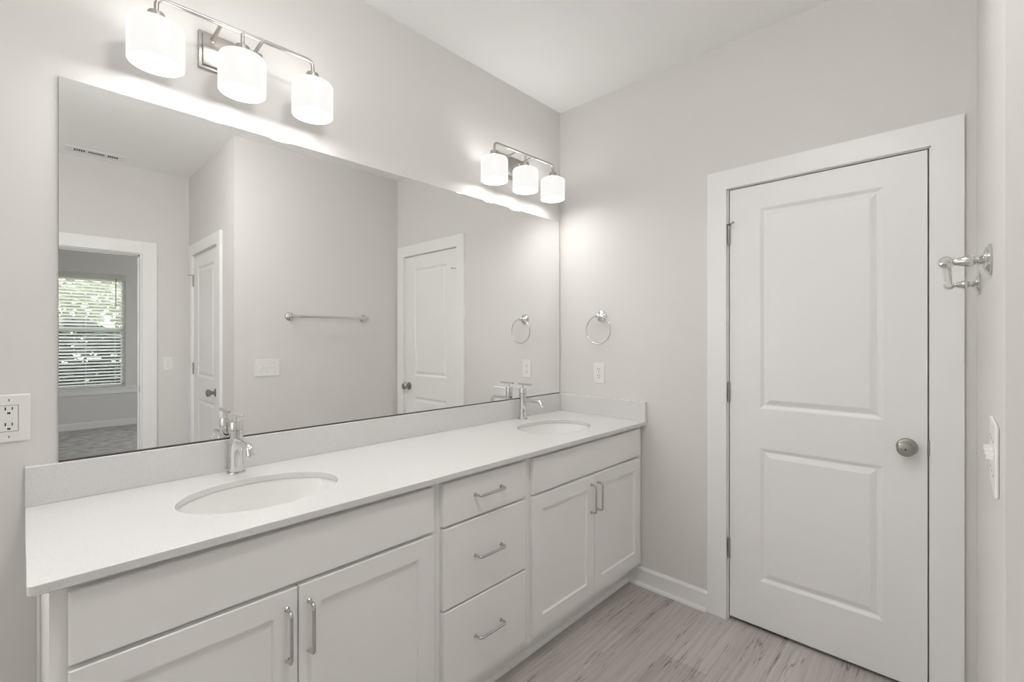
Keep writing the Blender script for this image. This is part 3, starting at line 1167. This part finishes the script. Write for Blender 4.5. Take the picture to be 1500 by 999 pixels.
# ------------------------------------------------------------------ outlets and switches
def plate_thing(name, label, cat, origin, u, nrm, w_, h_, group=None):
    """u: horizontal unit vector along the wall, nrm: into the room"""
    t = thing(name, label, cat, origin, group)
    u, nn, o = Vector(u), Vector(nrm), Vector(origin)

    def bx(x0, x1, z0, z1, d0, d1, bev=0.0, seg=2):
        bm = new_bm()
        box(bm, x0, x1, d0, d1, z0, z1, bev, seg)
        for v in bm.verts:
            x, d_, z = v.co
            v.co = o + u * x + nn * d_ + Vector((0, 0, z))
        return bm

    def multi(lst, bev=0.0):
        bm = new_bm()
        for b in lst:
            box(bm, b[0], b[1], b[4], b[5], b[2], b[3], bev, 1)
        for v in bm.verts:
            x, d_, z = v.co
            v.co = o + u * x + nn * d_ + Vector((0, 0, z))
        return bm
    part('cover_plate', bx(-w_ / 2, w_ / 2, -h_ / 2, h_ / 2, 0.0003, 0.0060, 0.0028, 2), M_PLASTIC, t)
    return t, bx, multi


def slots(zc, sc=1.0):
    d0, d1 = 0.0074, 0.0080
    return [(-0.0075, -0.0050, zc - 0.0035, zc + 0.0045, d0, d1), (0.0050, 0.0072, zc - 0.003, zc + 0.004, d0, d1), (-0.0030, 0.0030, zc - 0.0135, zc - 0.0090, d0, d1)]


# GFCI, on the vanity wall at the left frame edge
t, bx, multi = plate_thing('wall_outlet', 'white outlet with test buttons on the wall left of the mirror', 'outlet', (-2.3516, 0, 1.129), (1, 0, 0), (0, -1, 0), 0.0785, 0.124)
rcp = part('receptacle', bx(-0.0165, 0.0165, -0.0335, 0.0335, 0.005, 0.0075, 0.0008, 1), M_PLASTIC, t)
for q in slots(0.0255) + slots(-0.0155):
    part('slot', multi([q]), M_SLOT, rcp, top=t)
bm = multi([(-0.0175, 0.0175, -0.0345, 0.0345, 0.0055, 0.0063)])
part('shadow_gap', bm, M_CHAN, t)
for z0, z1 in ((0.0008, 0.0062), (-0.0066, -0.0012)):
    part('button', bx(-0.0072, 0.0072, z0, z1, 0.007, 0.0086, 0.0004, 1), M_PLASTIC, t)
for z in (0.048, -0.048):
    part('screw', bx(-0.0016, 0.0016, z - 0.003, z + 0.003, 0.0055, 0.0064), M_PULL, t)

# duplex, on the door wall
t, bx, multi = plate_thing('wall_outlet', 'white duplex outlet on the wall below the towel ring', 'outlet', (0, -0.2887, 1.136), (0, -1, 0), (-1, 0, 0), 0.074, 0.118)
for zc in (0.0195, -0.0195):
    rcp = part('receptacle', bx(-0.0165, 0.0165, zc - 0.014, zc + 0.014, 0.005, 0.0075, 0.0015, 1), M_PLASTIC, t)
    for q in slots(zc + 0.004):
        part('slot', multi([q]), M_SLOT, rcp, top=t)
part('screw', bx(-0.0022, 0.0022, -0.0022, 0.0022, 0.0055, 0.0066, 0.0006, 1), M_PULL, t)


def toggles(t, bx, multi, xs):
    for x in xs:
        part('toggle', multi([(x - 0.0048, x + 0.0048, -0.011, 0.011, 0.0055, 0.0068), (x - 0.0038, x + 0.0038, -0.001, 0.009, 0.006, 0.0155)], 0.0005), M_PLASTIC, t)
        for z in (0.030, -0.030):
            part('screw', bx(x - 0.002, x + 0.002, z - 0.002, z + 0.002, 0.0055, 0.0066, 0.0005, 1), M_PULL, t)


t, bx, multi = plate_thing('light_switch', 'white plate of three toggle switches below the towel bar end', 'light switch', (-1.095, D, 1.125), (1, 0, 0), (0, 1, 0), 0.170, 0.124)
toggles(t, bx, multi, (-0.046, 0.0, 0.046))
t, bx, multi = plate_thing('light_switch', 'single white toggle switch on the wall beside the bedroom doorway', 'light switch', (-1.460, B, 1.120), (1, 0, 0), (0, 1, 0), 0.074, 0.120)
toggles(t, bx, multi, (0.0,))

# ------------------------------------------------------------------ ceiling vent
VX, VY = -1.936, -2.968
cv = thing('ceiling_vent', 'white ceiling air register with dark slots above the bedroom doorway', 'vent', (VX, VY, H))
bm = new_bm()
hw, hd = 0.172, 0.066
a_, b2_ = 0.130, 0.030
box(bm, VX - hw, VX - a_, VY - hd, VY + hd, H - 0.006, H - 0.0005, 0.001, 1)
box(bm, VX + a_, VX + hw, VY - hd, VY + hd, H - 0.006, H - 0.0005, 0.001, 1)
box(bm, VX - a_, VX + a_, VY + b2_, VY + hd, H - 0.006, H - 0.0005, 0.001, 1)
box(bm, VX - a_, VX + a_, VY - hd, VY - b2_, H - 0.006, H - 0.0005, 0.001, 1)
for x in (-0.055, 0.055):
    box(bm, VX + x - 0.008, VX + x + 0.008, VY - b2_, VY + b2_, H - 0.006, H - 0.0005)
part('frame', bm, M_TRIM, cv)
bm = new_bm()
box(bm, VX - a_, VX + a_, VY - b2_, VY + b2_, H - 0.0012, H - 0.0004)
part('duct_opening', bm, M_SLOT, cv, label='dark duct opening')
for x0, x1 in ((-0.128, -0.063), (0.063, 0.128)):
    for k in range(6):
        x = VX + x0 + (x1 - x0) * k / 5
        bm = new_bm()
        box(bm, x - 0.0018, x + 0.0018, VY - b2_, VY + b2_, H - 0.0045, H - 0.0012)
        part('louver', bm, M_TRIM, cv)
for k in range(3):
    bm = new_bm()
    y = VY - b2_ + 2 * b2_ * (k + 0.5) / 3
    box(bm, VX - 0.047, VX + 0.047, y - 0.0008, y + 0.0008, H - 0.0030, H - 0.0012)
    part('louver', bm, M_TRIM, cv)

# added flush dome lamp, unseen above the frame, brightens the whole bathroom
LX, LY = -1.8, -1.3
gl = thing('added_ceiling_lamp', 'added unseen white frosted dome lamp flush on the bathroom ceiling', 'added ceiling lamp', (LX, LY, H))
bm = new_bm()
lathe(bm, [(0.165, 0), (0.165, 0.018), (0.158, 0.022), (0.14, 0.022)], (LX, LY, H - 0.0005), (0, 0, -1), seg=48)
part('canopy', bm, M_NICKEL, gl, True)
bm = new_bm()
lathe(bm, [(0.156, 0.020), (0.158, 0.035), (0.152, 0.055), (0.135, 0.078), (0.105, 0.097), (0.065, 0.109), (0.025, 0.113), (0.0, 0.1135)], (LX, LY, H), (0, 0, -1), seg=48, cap1=False)
part('dome', bm, M_FILL_DOME, gl, True)

# ------------------------------------------------------------------ outdoors, seen through the blinds
bm = new_bm()
box(bm, -20, 20, -40, W - 0.13, -0.45, -0.35)
g = struct('ground', bm, M_GRASS)


def crown(name, c, rx, ry, rz, n, size, m, root, seed):
    rng = random.Random(seed)
    bm = new_bm()
    for _ in range(n):
        th_, ph = rng.uniform(0, 2 * PI), math.acos(rng.uniform(-1, 1))
        rr = rng.uniform(0.35, 1.0) ** 0.5
        p = Vector((c[0] + rx * rr * math.sin(ph) * math.cos(th_), c[1] + ry * rr * math.sin(ph) * math.sin(th_), c[2] + rz * rr * math.cos(ph)))
        s = size * rng.uniform(0.6, 1.3)
        rot = Matrix.Rotation(rng.uniform(0, 2 * PI), 3, 'Z') @ Matrix.Rotation(rng.uniform(-1.2, 1.2), 3, 'X') @ Matrix.Rotation(rng.uniform(0, 6.28), 3, 'Z')
        q = [Vector((-s, 0, 0)), Vector((0, -s * 0.45, s * 0.12)), Vector((s, 0, 0)), Vector((0, s * 0.45, s * 0.12))]
        bm.faces.new([bm.verts.new(p + rot @ v) for v in q])
    me_o = part(name, bm, m, root)
    return me_o


def tree(label, x, y, trunk_h, rx, rz, n, m, seed):
    t = thing('tree', label, 'tree', (x, y, -0.35), 'trees outside the bedroom window')
    bm = new_bm()
    tube(bm, [(x, y, -0.35), (x + 0.05, y, trunk_h * 0.5), (x - 0.03, y, trunk_h), (x, y, trunk_h + rz * 0.6)], [0.16, 0.13, 0.11, 0.05], 10)
    for k in range(5):
        a = k * 1.3 + seed
        tube(bm, [(x, y, trunk_h * 0.85 + 0.12 * k), (x + rx * .5 * math.cos(a), y + rx * .5 * math.sin(a), trunk_h + rz * .5)], [0.06, 0.02], 6)
    part('trunk', bm, M_BARK, t)
    crown('foliage', (x, y, trunk_h + rz * 0.6), rx, rx, rz, n, 0.165, m, t, seed)


tree('pale green leafy tree at the left behind the window blind', -2.5, -15.5, 1.5, 2.0, 2.0, 4200, M_LEAF_L, 3)
tree('pale green leafy tree straight behind the window blind', 1.4, -17.5, 1.6, 2.1, 2.2, 4200, M_LEAF_L, 8)
hd_ = thing('hedge', 'dark green hedge low behind the window blind', 'hedge', (-1.2, -12.0, -0.35))
for k in range(7):
    x = -4.4 + k * 1.07
    bm = new_bm()
    tube(bm, [(x, -12.0, -0.35), (x + 0.05, -12.0, 0.7)], [0.04, 0.015], 6)
    part('stem', bm, M_BARK, hd_)
rng = random.Random(4)
bm = new_bm()
for _ in range(8000):
    p = Vector((rng.uniform(-4.8, 2.6), -12.0 + rng.uniform(-0.45, 0.45), 0))
    topz = 1.62 + 0.10 * math.sin(p.x * 3.1) + 0.07 * math.sin(p.x * 7.3)
    p.z = rng.uniform(-0.33, topz)
    s = 0.13 * rng.uniform(0.6, 1.3)
    rot = Matrix.Rotation(rng.uniform(0, 2 * PI), 3, 'Z') @ Matrix.Rotation(rng.uniform(-1.3, 1.3), 3, 'X')
    q = [Vector((-s, 0, 0)), Vector((0, -s * 0.5, s * 0.1)), Vector((s, 0, 0)), Vector((0, s * 0.5, s * 0.1))]
    bm.faces.new([bm.verts.new(p + rot @ v) for v in q])
part('foliage', bm, M_LEAF_D, hd_)
